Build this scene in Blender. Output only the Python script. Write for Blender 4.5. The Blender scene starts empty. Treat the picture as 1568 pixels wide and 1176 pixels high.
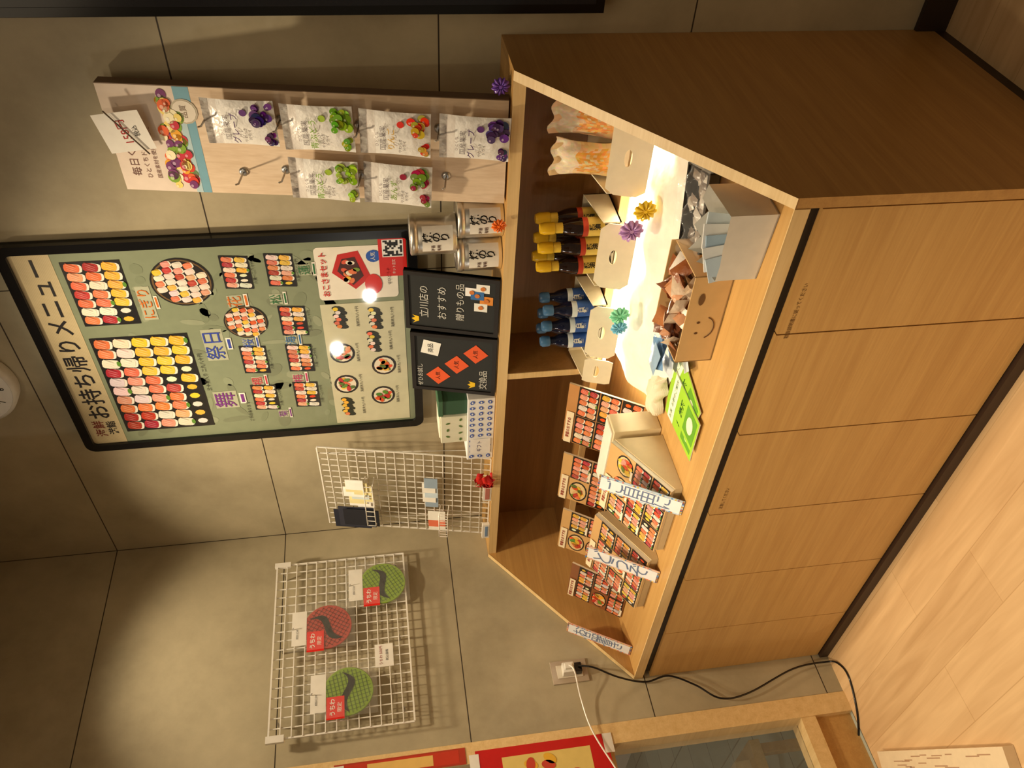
import bpy, math, random
from mathutils import Matrix, Vector
random.seed(7)
sc=bpy.context.scene
try:
    sc.view_settings.view_transform='Standard'
except Exception: pass
def lin(c):
    r=[]
    for x in c[:3]:
        x=max(0,x)/255.0
        r.append(x/12.92 if x<=.04045 else ((x+.055)/1.055)**2.4)
    return (*r,1.0)
# ---------------------------------------------------------------- materials
def newmat(name):
    m=bpy.data.materials.new(name); m.use_nodes=True
    nt=m.node_tree; b=nt.nodes['Principled BSDF']; return m,nt,b
def nd(nt,t,**k):
    n=nt.nodes.new(t)
    for a,v in k.items(): setattr(n,a,v)
    return n
def attrmat(name,rough,metal=0,spec=.5,bump=0,bscale=80,trans=0,alpha=1,coat=0):
    m,nt,b=newmat(name); L=nt.links
    a=nd(nt,'ShaderNodeAttribute',attribute_name='Col')
    tc=nd(nt,'ShaderNodeTexCoord'); no=nd(nt,'ShaderNodeTexNoise'); no.inputs['Scale'].default_value=35; L.new(tc.outputs['Object'],no.inputs['Vector'])
    mr=nd(nt,'ShaderNodeMapRange'); mr.inputs['To Min'].default_value=.9; mr.inputs['To Max'].default_value=1.08; L.new(no.outputs['Fac'],mr.inputs['Value'])
    vm=nd(nt,'ShaderNodeVectorMath',operation='SCALE'); L.new(a.outputs['Color'],vm.inputs[0]); L.new(mr.outputs[0],vm.inputs['Scale'])
    L.new(vm.outputs[0],b.inputs['Base Color'])
    b.inputs['Roughness'].default_value=rough; b.inputs['Metallic'].default_value=metal; b.inputs['Specular IOR Level'].default_value=spec
    b.inputs['Transmission Weight'].default_value=trans; b.inputs['Alpha'].default_value=alpha; b.inputs['Coat Weight'].default_value=coat
    b.inputs['Coat Roughness'].default_value=.03
    if bump:
        n2=nd(nt,'ShaderNodeTexNoise'); n2.inputs['Scale'].default_value=bscale; L.new(tc.outputs['Object'],n2.inputs['Vector'])
        bp=nd(nt,'ShaderNodeBump'); bp.inputs['Strength'].default_value=bump; bp.inputs['Distance'].default_value=.004; L.new(n2.outputs['Fac'],bp.inputs['Height']); L.new(bp.outputs[0],b.inputs['Normal'])
    return m
MAT={}
MAT['matte']=attrmat('painted_matte',.6)
MAT['paper']=attrmat('printed_paper',.5,spec=.3)
MAT['poster']=attrmat('poster_print',.45,coat=.9)
MAT['gloss']=attrmat('glossy_plastic',.18)
MAT['foil']=attrmat('foil_pouch',.28,bump=.6,bscale=60)
MAT['metal']=attrmat('brushed_metal',.34,metal=1)
MAT['cloth']=attrmat('crumpled_paper',.8,bump=.6,bscale=30)
MAT['glass']=attrmat('bottle_glass',.05,trans=.0,spec=.8)
MAT['film']=attrmat('clear_film',.10,alpha=.09,spec=.9,bump=1.0,bscale=45)
def led(name,col,s):
    m,nt,b=newmat(name); b.inputs['Base Color'].default_value=col; b.inputs['Emission Color'].default_value=col; b.inputs['Emission Strength'].default_value=s; return m
MAT['led']=led('led_diffuser',(1,.92,.72,1),115)
MAT['bulb']=led('lamp_glow',(1,.93,.8,1),320)
def wood(name,c1,c2,axis,rough=.42,scale=1.0):
    m,nt,b=newmat(name); L=nt.links
    tc=nd(nt,'ShaderNodeTexCoord'); mp=nd(nt,'ShaderNodeMapping')
    s=[28*scale]*3; s['xyz'.index(axis)]=1.1*scale
    mp.inputs['Scale'].default_value=s; L.new(tc.outputs['Object'],mp.inputs['Vector'])
    n=nd(nt,'ShaderNodeTexNoise'); n.inputs['Scale'].default_value=1.6; n.inputs['Detail'].default_value=7; n.inputs['Roughness'].default_value=.62; n.inputs['Distortion'].default_value=.4
    L.new(mp.outputs[0],n.inputs['Vector'])
    mp2=nd(nt,'ShaderNodeMapping'); s2=[140*scale]*3; s2['xyz'.index(axis)]=4*scale; mp2.inputs['Scale'].default_value=s2; L.new(tc.outputs['Object'],mp2.inputs['Vector'])
    n2=nd(nt,'ShaderNodeTexNoise'); n2.inputs['Scale'].default_value=1.5; n2.inputs['Detail'].default_value=3; L.new(mp2.outputs[0],n2.inputs['Vector'])
    mx=nd(nt,'ShaderNodeMath',operation='MULTIPLY_ADD'); mx.inputs[1].default_value=.35; L.new(n2.outputs['Fac'],mx.inputs[0]); 
    m2=nd(nt,'ShaderNodeMath',operation='MULTIPLY'); m2.inputs[1].default_value=.75; L.new(n.outputs['Fac'],m2.inputs[0]); L.new(m2.outputs[0],mx.inputs[2])
    cr=nd(nt,'ShaderNodeValToRGB'); cr.color_ramp.elements[0].position=.35; cr.color_ramp.elements[0].color=lin(c1); cr.color_ramp.elements[1].position=.72; cr.color_ramp.elements[1].color=lin(c2)
    L.new(mx.outputs[0],cr.inputs[0]); L.new(cr.outputs[0],b.inputs['Base Color']); b.inputs['Roughness'].default_value=rough
    bp=nd(nt,'ShaderNodeBump'); bp.inputs['Strength'].default_value=.12; bp.inputs['Distance'].default_value=.002; L.new(n2.outputs['Fac'],bp.inputs['Height']); L.new(bp.outputs[0],b.inputs['Normal'])
    return m
MAT['oak']=wood('oak_veneer',(184,140,80),(204,162,98),'x')
MAT['oakshade']=wood('oak_veneer_shaded',(138,98,52),(158,114,64),'x')  # same oak, darkened to paint the shade inside the shelf cells
MAT['oakside']=wood('oak_veneer_side',(170,126,70),(192,148,86),'y')
MAT['edge']=wood('oak_edge_band',(214,180,122),(234,204,150),'x')
MAT['dark']=attrmat('dark_trim',.5)
MAT['palewood']=wood('pale_board_wood',(210,184,154),(232,210,184),'z')
def tilewall(name,axis):
    m,nt,b=newmat(name); L=nt.links
    tc=nd(nt,'ShaderNodeTexCoord'); sp=nd(nt,'ShaderNodeSeparateXYZ'); L.new(tc.outputs['Object'],sp.inputs[0])
    def joint(out,off,per,w):
        a=nd(nt,'ShaderNodeMath',operation='SUBTRACT'); L.new(out,a.inputs[0]); a.inputs[1].default_value=off-per*20+per/2
        c=nd(nt,'ShaderNodeMath',operation='MODULO'); L.new(a.outputs[0],c.inputs[0]); c.inputs[1].default_value=per
        d=nd(nt,'ShaderNodeMath',operation='SUBTRACT'); L.new(c.outputs[0],d.inputs[0]); d.inputs[1].default_value=per/2
        e=nd(nt,'ShaderNodeMath',operation='ABSOLUTE'); L.new(d.outputs[0],e.inputs[0])
        g=nd(nt,'ShaderNodeMath',operation='LESS_THAN'); L.new(e.outputs[0],g.inputs[0]); g.inputs[1].default_value=w; return g.outputs[0]
    j1=joint(sp.outputs['Z'],.627,.6,.0018)
    j2=joint(sp.outputs['X' if axis=='x' else 'Y'],0.0,1.2,.0018)
    mxj=nd(nt,'ShaderNodeMath',operation='MAXIMUM'); L.new(j1,mxj.inputs[0]); L.new(j2,mxj.inputs[1])
    n=nd(nt,'ShaderNodeTexNoise'); n.inputs['Scale'].default_value=2.2; n.inputs['Detail'].default_value=8; n.inputs['Roughness'].default_value=.65; L.new(tc.outputs['Object'],n.inputs['Vector'])
    cr=nd(nt,'ShaderNodeValToRGB'); cr.color_ramp.elements[0].position=.3; cr.color_ramp.elements[0].color=lin((150,140,116)); cr.color_ramp.elements[1].position=.75; cr.color_ramp.elements[1].color=lin((196,185,156))
    L.new(n.outputs['Fac'],cr.inputs[0])
    mx=nd(nt,'ShaderNodeMix',data_type='RGBA'); L.new(mxj.outputs[0],mx.inputs[0]); L.new(cr.outputs[0],mx.inputs[6]); mx.inputs[7].default_value=lin((58,50,40))
    L.new(mx.outputs[2],b.inputs['Base Color']); b.inputs['Roughness'].default_value=.42; b.inputs['Specular IOR Level'].default_value=.45
    bp=nd(nt,'ShaderNodeBump'); bp.inputs['Strength'].default_value=.1; bp.inputs['Distance'].default_value=.003; L.new(n.outputs['Fac'],bp.inputs['Height']); L.new(bp.outputs[0],b.inputs['Normal'])
    return m
MAT['wallx']=tilewall('concrete_tile_back','x'); MAT['wally']=tilewall('concrete_tile_left','y')
def floormat():
    m,nt,b=newmat('plank_floor'); L=nt.links
    tc=nd(nt,'ShaderNodeTexCoord'); br=nd(nt,'ShaderNodeTexBrick'); br.offset=.37
    br.inputs['Scale'].default_value=1; br.inputs['Brick Width'].default_value=.9; br.inputs['Row Height'].default_value=.15; br.inputs['Mortar Size'].default_value=.0012
    br.inputs['Color1'].default_value=(.42,.42,.42,1); br.inputs['Color2'].default_value=(.75,.75,.75,1); br.inputs['Mortar'].default_value=(0,0,0,1)
    L.new(tc.outputs['Object'],br.inputs['Vector'])
    mp=nd(nt,'ShaderNodeMapping'); mp.inputs['Scale'].default_value=(1.6,22,1); L.new(tc.outputs['Object'],mp.inputs['Vector'])
    n=nd(nt,'ShaderNodeTexNoise'); n.inputs['Scale'].default_value=1.5; n.inputs['Detail'].default_value=6; n.inputs['Distortion'].default_value=.8; L.new(mp.outputs[0],n.inputs['Vector'])
    ad=nd(nt,'ShaderNodeMix',data_type='RGBA'); ad.inputs[0].default_value=.35; L.new(n.outputs['Fac'],ad.inputs[6]); L.new(br.outputs['Color'],ad.inputs[7])
    cr=nd(nt,'ShaderNodeValToRGB'); cr.color_ramp.elements[0].position=.25; cr.color_ramp.elements[0].color=lin((184,146,102)); cr.color_ramp.elements[1].position=.72; cr.color_ramp.elements[1].color=lin((224,190,144))
    L.new(ad.outputs[2],cr.inputs[0]); L.new(cr.outputs[0],b.inputs['Base Color']); b.inputs['Roughness'].default_value=.4
    return m
MAT['floor']=floormat()
def plainmat(name,c,r=.8):
    m,nt,b=newmat(name); n=nd(nt,'ShaderNodeTexNoise'); n.inputs['Scale'].default_value=6
    cr=nd(nt,'ShaderNodeValToRGB'); cr.color_ramp.elements[0].color=lin([x*.92 for x in c]); cr.color_ramp.elements[1].color=lin(c); nt.links.new(n.outputs['Fac'],cr.inputs[0]); nt.links.new(cr.outputs[0],b.inputs['Base Color']); b.inputs['Roughness'].default_value=r; return m
MAT['ceil']=plainmat('ceiling_paint',(110,92,70))
def tilefloor():
    m,nt,b=newmat('outside_tile'); L=nt.links; tc=nd(nt,'ShaderNodeTexCoord'); br=nd(nt,'ShaderNodeTexBrick'); br.offset=0
    br.inputs['Brick Width'].default_value=.3; br.inputs['Row Height'].default_value=.3; br.inputs['Scale'].default_value=1; br.inputs['Mortar Size'].default_value=.004
    br.inputs['Color1'].default_value=lin((150,160,150)); br.inputs['Color2'].default_value=lin((170,176,165)); br.inputs['Mortar'].default_value=lin((90,90,80)); L.new(tc.outputs['Object'],br.inputs['Vector']); L.new(br.outputs[0],b.inputs['Base Color']); b.inputs['Roughness'].default_value=.3; return m
MAT['otile']=tilefloor()
# ---------------------------------------------------------------- builder
def frame(o,u,v):
    u=Vector(u).normalized(); v=Vector(v); w=u.cross(v).normalized(); v=w.cross(u).normalized()
    M=Matrix((( u.x,v.x,w.x,o[0]),(u.y,v.y,w.y,o[1]),(u.z,v.z,w.z,o[2]),(0,0,0,1))); return M
TC={}
class MB:
    def __init__(s): s.v=[];s.f=[];s.mi=[];s.c=[];s.sm=[];s.mats=[];s.M=Matrix.Identity(4)
    def mat(s,k):
        if k not in s.mats: s.mats.append(k)
        return s.mats.index(k)
    def add(s,vs,fs,k,col=(255,255,255),smooth=False):
        b=len(s.v); s.v+=[s.M@Vector(p) for p in vs]; i=s.mat(k)
        per=isinstance(col,list) and len(col)>0 and not isinstance(col[0],(int,float))
        for n,f in enumerate(fs):
            s.f.append([b+q for q in f]); s.mi.append(i); s.sm.append(smooth)
            s.c.append(lin(col[n] if per else col))
    def box(s,x0,x1,y0,y1,z0,z1,k,col=(255,255,255)):
        v=[(x0,y0,z0),(x1,y0,z0),(x1,y1,z0),(x0,y1,z0),(x0,y0,z1),(x1,y0,z1),(x1,y1,z1),(x0,y1,z1)]
        s.add(v,[(0,3,2,1),(4,5,6,7),(0,1,5,4),(1,2,6,5),(2,3,7,6),(3,0,4,7)],k,col)
    def prism(s,pts,ax,a,b,k,col=(255,255,255)):
        def P(p,t):
            return (t,p[0],p[1]) if ax=='x' else ((p[0],t,p[1]) if ax=='y' else (p[0],p[1],t))
        n=len(pts); v=[P(p,a) for p in pts]+[P(p,b) for p in pts]
        s.add(v,[list(range(n))[::-1],list(range(n,2*n))]+[(i,(i+1)%n,n+(i+1)%n,n+i) for i in range(n)],k,col)
    def lathe(s,prof,c,k,col=(255,255,255),n=20,axis='z'):
        vs=[];fs=[];cols=[]
        per=isinstance(col,list) and not isinstance(col[0],(int,float))
        for r,h in prof:
            for i in range(n):
                a=2*math.pi*i/n; x,y=r*math.cos(a),r*math.sin(a)
                p=(c[0]+x,c[1]+y,c[2]+h) if axis=='z' else ((c[0]+x,c[1]+h,c[2]+y) if axis=='y' else (c[0]+h,c[1]+x,c[2]+y))
                vs.append(p)
        for j in range(len(prof)-1):
            for i in range(n):
                fs.append((j*n+i,j*n+(i+1)%n,(j+1)*n+(i+1)%n,(j+1)*n+i)); cols.append(col[j] if per else col)
        s.add(vs,fs,k,cols,True)
        m=len(prof)-1
        s.add(vs[:n],[list(range(n))[::-1]],k,cols[0]); s.add(vs[m*n:],[list(range(n))],k,cols[-1])
    def tube(s,pts,r,k,col=(255,255,255),n=6,closed=False):
        pts=[Vector(p) for p in pts]; N=len(pts); vs=[];fs=[]; up=None
        for i,p in enumerate(pts):
            a=pts[(i-1)%N] if (i>0 or closed) else p; b=pts[(i+1)%N] if (i<N-1 or closed) else p
            t=(b-a).normalized()
            if up is None: up=Vector((0,0,1)) if abs(t.z)<.9 else Vector((1,0,0))
            q=t.cross(up).normalized(); up=q.cross(t).normalized()
            for j in range(n):
                an=2*math.pi*(j+.5)/n; vs.append(tuple(p+q*math.cos(an)*r+up*math.sin(an)*r))
        for i in range(N if closed else N-1):
            for j in range(n):
                i2=(i+1)%N; fs.append((i*n+j,i*n+(j+1)%n,i2*n+(j+1)%n,i2*n+j))
        s.add(vs,fs,k,col,n>4)
        if not closed: s.add(vs[:n],[list(range(n))],k,col); s.add(vs[-n:],[list(range(n))[::-1]],k,col)
    def grid(s,fn,nu,nv,k,col=(255,255,255),smooth=True):
        vs=[fn(i/nu,j/nv) for j in range(nv+1) for i in range(nu+1)]; fs=[];cs=[]
        for j in range(nv):
            for i in range(nu):
                a=j*(nu+1)+i; fs.append((a,a+1,a+nu+2,a+nu+1)); cs.append(col((i+.5)/nu,(j+.5)/nv) if callable(col) else col)
        s.add(vs,fs,k,cs,smooth)
    # flat printing in u,v with layer
    def rect(s,u0,v0,u1,v1,col,l=1,k='paper'): s.add([(u0,v0,l*.0004),(u1,v0,l*.0004),(u1,v1,l*.0004),(u0,v1,l*.0004)],[(0,1,2,3)],k,col)
    def poly(s,pts,col,l=1,k='paper'): s.add([(p[0],p[1],l*.0004) for p in pts],[list(range(len(pts)))],k,col)
    def ell(s,u,v,ru,rv,col,l=1,k='paper',n=14,rot=0,p=1.0):
        pts=[]
        for i in range(n):
            a=2*math.pi*i/n; ca,sa=math.cos(a),math.sin(a)
            x=ru*math.copysign(abs(ca)**p,ca); y=rv*math.copysign(abs(sa)**p,sa)
            pts.append((u+x*math.cos(rot)-y*math.sin(rot),v+x*math.sin(rot)+y*math.cos(rot)))
        s.poly(pts,col,l,k)
    def text(s,body,u,v,size,col,l=3,k='paper',rot=0,vert=False,bold=0):
        if vert: body="\n".join(body)
        key=(body,bold)
        if key not in TC:
            c=bpy.data.curves.new('tx','FONT'); c.body=body; c.size=1; c.align_x='CENTER'; c.align_y='CENTER'; c.resolution_u=2; c.offset=bold
            if vert: c.space_line=.82
            ob=bpy.data.objects.new('tx',c); sc.collection.objects.link(ob)
            dg=bpy.context.evaluated_depsgraph_get(); me=ob.evaluated_get(dg).to_mesh()
            TC[key]=([tuple(x.co) for x in me.vertices],[list(p.vertices) for p in me.polygons])
            bpy.data.objects.remove(ob); bpy.data.curves.remove(c)
        V,Fc=TC[key]; cr,sr=math.cos(rot),math.sin(rot)
        if V: s.add([(u+size*(x*cr-y*sr),v+size*(x*sr+y*cr),l*.0004) for x,y,z in V],Fc,k,col)
    def obj(s,name,bevel=0,parent=None):
        me=bpy.data.meshes.new(name); me.from_pydata([tuple(p) for p in s.v],[],s.f)
        for k in s.mats: me.materials.append(MAT[k])
        for i,p in enumerate(me.polygons): p.material_index=s.mi[i]; p.use_smooth=s.sm[i]
        a=me.color_attributes.new('Col','FLOAT_COLOR','CORNER'); li=0
        for i,p in enumerate(me.polygons):
            for _ in p.vertices: a.data[li].color=s.c[i]; li+=1
        o=bpy.data.objects.new(name,me); sc.collection.objects.link(o)
        if bevel:
            b=o.modifiers.new('bev','BEVEL'); b.width=bevel; b.segments=2; b.limit_method='ANGLE'; b.angle_limit=math.radians(40)
        if parent: o.parent=parent
        return o
def jit(c,a=16): return tuple(max(0,min(255,x+random.randint(-a,a))) for x in c)
W=(235,232,225); K=(25,24,24)
FZ=-.03
# ---------------------------------------------------------------- room
b=MB(); b.box(-.1,4.5,0,.1,FZ,2.9,'wallx'); b.obj('wall_back')
b=MB(); b.box(-.1,0,-.86,0,FZ,2.9,'wally'); b.obj('wall_left')
b=MB(); b.box(0,4.5,-4.5,.1,FZ-.1,FZ,'floor'); b.obj('floor')
b=MB(); b.box(-7,0,-7,.1,FZ-.1,FZ,'otile'); b.obj('floor_outside')
b=MB(); b.box(-7,4.5,-7,.1,2.9,3.0,'ceil'); b.obj('ceiling')
b=MB(); b.box(1.853,4.5,-.012,0,FZ,.05,'dark',(45,32,24)); b.obj('baseboard_back')
b=MB(); b.box(-.1,.004,-.925,-.86,FZ,1.9,'edge'); b.box(-.1,.004,-.925,-.86,1.9,2.9,'wally')
b.box(-.08,-.02,-3.0,-.925,FZ,.10,'oak'); b.box(-.09,.0,-3.0,-.925,.10,.15,'edge'); b.obj('trim_1')
b=MB(); b.box(-.052,-.046,-1.7,-.93,.15,.78,'film',(200,210,205)); b.box(-.07,-.03,-3.0,-.93,.78,.80,'edge'); b.obj('window_1')
b=MB(); b.M=frame((.006,-1.32,.80),(0,1,0),(0,0,1)); 
b.rect(0,0,.43,.42,(196,30,28),0); b.box(0,.43,0,.42,-.003,-.0005,'paper',(196,30,28))
b.rect(.12,.06,.4,.34,(225,200,120),1)
for i in range(60):
    b.ell(random.uniform(.14,.38),random.uniform(.08,.32),.022,.014,random.choice([(220,120,70),(200,70,50),(240,230,210),(230,180,60),(90,40,30)]),2+i%3,rot=random.random()*3)
b.rect(.37,-.015,.43,.015,W,3); b.rect(.37,.41,.42,.44,W,3); b.rect(.2,.405,.24,.44,W,3); b.obj('takeout_poster')
b=MB(); b.M=frame((.006,-.924,1.25),(0,1,0),(0,0,1)); b.box(0,.05,0,.4,-.0015,0,'paper',(176,60,40)); b.rect(.005,.02,.045,.38,(196,60,40),1); b.rect(.01,.37,.045,.41,W,2); b.rect(.008,.1,.04,.3,(230,190,110),2); b.obj('red_banner')
# ---------------------------------------------------------------- cabinet
XR=1.853; t=.022
b=MB()
b.box(0.001,XR-t,-.70,-.001,0,.60,'oak')
b.box(0.001,XR-t-.0005,-.724,-.001,.632,.664,'oak')
b.box(0.001,XR-t-.0005,-.7262,-.7235,.634,.6642,'edge')
b.box(.02,XR-t-.001,-.712,-.02,.60,.632,'dark',(30,21,15))
xs=[0.003,.292,.600,.912,1.222,1.530,XR-t-.001]
for i in range(6): b.box(xs[i]+(.0018 if i else 0),xs[i+1]-.0018,-.724,-.703,.004,.608,'oak')
b.box(.01,XR-.03,-.705,-.702,.0,.61,'dark',(40,28,18))
b.box(.001,XR,-.735,-.001,FZ,-.0002,'dark',(52,34,24))
b.prism([(-.001,0),(-.7242,0),(-.7242,.664),(-.190,1.083),(-.001,1.083)],'x',XR-t,XR,'oakside')
b.prism([(-.001,.6645),(-.724,.6645),(-.190,1.083),(-.001,1.083)],'x',.001,t,'oakside')
for x0,x1 in ((XR-t-.0,XR+.0005),(.0015,t)):
    b.add([(x0,-.726,.664),(x1,-.726,.664),(x1,-.1915,1.084),(x0,-.1915,1.084)],[(0,1,2,3)],'edge')
b.box(t,XR-t,-.190,-.001,1.056,1.083,'oak'); b.box(t,XR-t,-.192,-.189,1.055,1.083,'edge'); b.box(t,XR-t,-.189,-.012,1.0545,1.0558,'oakshade')
b.box(t,XR-t,-.190,-.012,.778,.7995,'oak'); b.box(t,XR-t,-.189,-.012,.7995,.8005,'oakshade'); b.box(t,XR-t,-.192,-.189,.778,.800,'edge')
b.box(t,XR-t,-.012,-.001,.6645,1.0545,'oakshade')
b.box(.925,.947,-.188,-.012,.80,1.055,'oakshade'); b.box(.925,.947,-.1905,-.188,.80,1.055,'edge')
b.box(XR-t-.0012,XR-t-.0002,-.186,-.012,.8005,1.0545,'oakshade')
b.M=frame((0,-.7245,0),(1,0,0),(0,0,1))
b.text('取扱説明書に従ってください',1.59,.585,.011,(90,60,30),1); b.text('注意してください',.98,.585,.011,(90,60,30),1)
b.M=Matrix.Identity(4)
b.obj('display_cabinet',bevel=.0012)
b=MB(); b.box(.96,1.82,-.185,-.16,.7705,.7775,'metal',(200,200,200)); b.box(.96,1.82,-.184,-.161,.762,.7705,'led'); b.obj('led_strip_light')
# ---------------------------------------------------------------- menu poster
def nig(b,u,v,w,h,c,l,rot=0,a=14):
    c=jit(c,a)
    b.ell(u,v-h*.06,w*.48,h*.46,(240,234,222),l,'poster',12,rot,.55); b.ell(u+w*.02,v+h*.05,w*.48,h*.42,c,l+1,'poster',12,rot,.55)
    lt=tuple(int(x+(255-x)*.35) for x in c); dk=tuple(int(x*.8) for x in c)
    for k,q in ((-.28,lt),(-.02,lt),(.24,lt),(.38,dk)): b.ell(u+w*k,v+h*.05,w*.045,h*.33,q,l+2,'poster',6,rot-.35)
SAL=(232,124,78);TUN=(184,50,46);WHT=(240,224,210);TAM=(242,190,58);SHR=(238,166,136);IKU=(222,80,28);EEL=(112,62,36);BLK=(40,38,30)
def tray(b,u0,v0,u1,v1,nc,rows,l=3,sk=0):
    b.poly([(u0-.003,v0-.003),(u1+.003,v0-.003),(u1+sk+.003,v1+.003),(u0+sk-.003,v1+.003)],(22,20,22),l,'poster')
    nr=len(rows)
    for r,row in enumerate(rows):
        for c in range(nc):
            col=row[c%len(row)]; cw=(u1-u0)*.98/nc; ch=(v1-v0)*.98/nr
            uu=u0+(u1-u0)*.01+cw*(c+.5)+sk*(1-(r+.5)/nr); vv=v1-(v1-v0)*.01-ch*(r+.5)
            if col==BLK:
                b.ell(uu,vv,cw*.42,ch*.42,(30,32,26),l+1,'poster',10); b.ell(uu,vv,cw*.3,ch*.3,jit(random.choice([IKU,(240,230,210),TAM])),l+2,'poster',8)
            else: nig(b,uu,vv,cw*.96,ch*.98,col,l+1+(c%2),rot=-.18)
            if random.random()<.12: b.ell(uu,vv-ch*.45,cw*.3,ch*.12,(90,140,50),l+5,'poster',7)
def roundtray(b,u,v,r,cols,l=3):
    b.ell(u,v,r,r,(22,20,22),l,'poster',32); b.ell(u,v,r*.94,r*.94,(110,84,50),l+1,'poster',32); b.ell(u,v,r*.88,r*.88,(30,24,24),l+2,'poster',32)
    k=0
    for j in range(-2,3):
        n=7 if abs(j)<2 else 4
        for i in range(n):
            nig(b,u+(i-(n-1)/2)*r*.24+j*.05*r,v+j*r*.34,r*.25,r*.33,cols[k%len(cols)],l+3+(i%2),.3); k+=1
PX,PZ,PW,PH=.584,1.300,.768,1.045
b=MB(); b.M=frame((PX,-.022,PZ),(1,0,0),(0,0,1))
b.box(0,PW,0,PH,-.02,-.002,'dark',(20,20,22))
fr=.022
def rr(x0,y0,x1,y1,r,n=6):
    p=[]
    for cx,cy,a0 in ((x1-r,y1-r,0),(x0+r,y1-r,90),(x0+r,y0+r,180),(x1-r,y0+r,270)):
        for i in range(n+1):
            a=math.radians(a0+90*i/n); p.append((cx+r*math.cos(a),cy+r*math.sin(a)))
    return p
o_=rr(-.004,-.004,PW+.004,PH+.004,.03); i_=rr(fr,fr,PW-fr,PH-fr,.012); n=len(o_)
vs=[(p[0],p[1],-.004) for p in o_]+[(p[0],p[1],.010) for p in o_]+[(p[0],p[1],.010) for p in i_]+[(p[0],p[1],-.001) for p in i_]
fs=[]
for q in range(3):
    for i in range(n): fs.append((q*n+i,q*n+(i+1)%n,(q+1)*n+(i+1)%n,(q+1)*n+i))
b.add(vs,fs,'gloss',(18,18,20))
b.rect(fr-.002,fr-.002,PW-fr+.002,PH-fr+.002,(132,142,116),0,'poster')
for i in range(150):
    u=random.uniform(.06,.7); v=random.uniform(.06,.88); b.ell(u,v,random.uniform(.01,.045),random.uniform(.006,.02),random.choice([(126,136,110),(140,150,124),(148,156,130),(122,130,106)]),1,'poster',10,random.random()*3)
b.rect(fr,.925,PW-fr,PH-fr,(206,190,152),1,'poster')
for i in range(24): b.rect(fr,.925+i*.004,PW-fr,.9262+i*.004,(196,180,140),1.5,'poster')
b.text('お持ち帰りメニュー',.43,.967,.067,(28,26,30),3,'poster',bold=.012)
b.text('海鮮',.09,.985,.036,(120,40,30),3,'poster',bold=.01); b.text('港鮨',.09,.95,.03,(30,26,30),3,'poster',bold=.01)
def X(x): return x-PX
def Z(z): return z-PZ
tray(b,X(1.085),Z(2.065),X(1.295),Z(2.205),7,[[SAL,WHT,SAL,TUN,SAL,SHR,SAL],[TUN,WHT,SAL,SAL,WHT,SAL,TUN],[BLK,BLK,TAM,TAM,TAM,TAM,TAM]])
tray(b,X(.655),Z(1.955),X(1.035),Z(2.210),10,[[TUN,TUN,SAL,SHR,WHT,WHT,TUN,WHT,SAL,SAL],[TUN,TUN,SAL,WHT,WHT,SHR,SAL,WHT,WHT,WHT],[SHR,WHT,SAL,SHR,SAL,SAL,TAM,TAM,TAM,TAM],[WHT,SHR,SAL,SAL,TUN,BLK,TAM,TAM,TAM,TAM],[BLK,BLK,BLK,BLK,BLK,TAM,BLK,TAM,TAM,TAM]])
roundtray(b,X(1.215),Z(1.925),.080,[SHR,WHT,SAL,WHT,TAM,WHT,WHT,TUN])
roundtray(b,X(1.065),Z(1.785),.060,[SAL,WHT,IKU,WHT,TAM])
for (x,z,c) in [(1.235,1.78,0),(1.235,1.665,1),(1.055,1.655,2),(.915,1.785,3),(.91,1.655,1),(.755,1.78,2),(.755,1.655,0)]:
    R1=[[SAL,WHT,TUN,SAL,SAL,WHT],[BLK,SAL,SHR,WHT,TAM,TAM]]; R2=[[SHR,TUN,SAL,WHT,TUN,SAL],[WHT,BLK,BLK,TAM,WHT,TAM]]
    tray(b,X(x)-.052,Z(z)-.034,X(x)+.052,Z(z)+.034,6,R1 if c%2 else R2,sk=.006)
    b.text('六貫一二八十円',X(x),Z(z)-.045,.011,(36,34,30),4,'poster')
for x,z,tx,c,sz in [(1.15,2.03,'にぎり',(214,112,30),.032),(.985,1.885,'祭日',(50,70,170),.05),(.76,1.895,'舞',(120,50,140),.06),(1.14,1.80,'花',(214,112,30),.036),(.985,1.79,'桜',(60,90,180),.03),(1.14,1.69,'松',(40,110,60),.03),(.985,1.67,'海',(50,110,170),.03),(.83,1.79,'楓',(200,50,70),.03),(.83,1.67,'梅',(190,50,110),.03),(.68,1.735,'菊',(120,50,140),.026),(1.235,1.60,'蓮',(40,110,60),.03)]:
    b.rect(X(x)-sz*.6*len(tx),Z(z)-sz*.55,X(x)+sz*.6*len(tx),Z(z)+sz*.6,(176,180,156),2,'poster'); b.text(tx,X(x),Z(z),sz*1.15,c,5,'poster')
    b.rect(X(x)-.02,Z(z)-sz*.95,X(x)+.025,Z(z)-sz*.65,(240,236,225),4,'poster'); b.rect(X(x)-.015,Z(z)-sz*.88,X(x)+.02,Z(z)-sz*.72,c,5,'poster')
b.text('三十貫入り 二九八十円',X(.88),Z(1.935),.015,(36,34,30),4,'poster'); b.text('ご予約承ります',X(.70),Z(1.835),.013,(36,34,30),4,'poster')
b.rect(X(.615),Z(1.34),X(1.11),Z(1.575),(206,204,176),2,'poster')
b.poly(rr(X(1.125),Z(1.352),X(1.305),Z(1.572),.012,3),(240,234,222),2,'poster')
b.poly([(X(1.16),Z(1.47)),(X(1.20),Z(1.425)),(X(1.29),Z(1.455)),(X(1.28),Z(1.51)),(X(1.22),Z(1.53))],(196,34,30),3,'poster'); b.poly([(X(1.175),Z(1.475)),(X(1.205),Z(1.445)),(X(1.27),Z(1.465)),(X(1.265),Z(1.50)),(X(1.225),Z(1.515))],(70,30,26),4,'poster')
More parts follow.
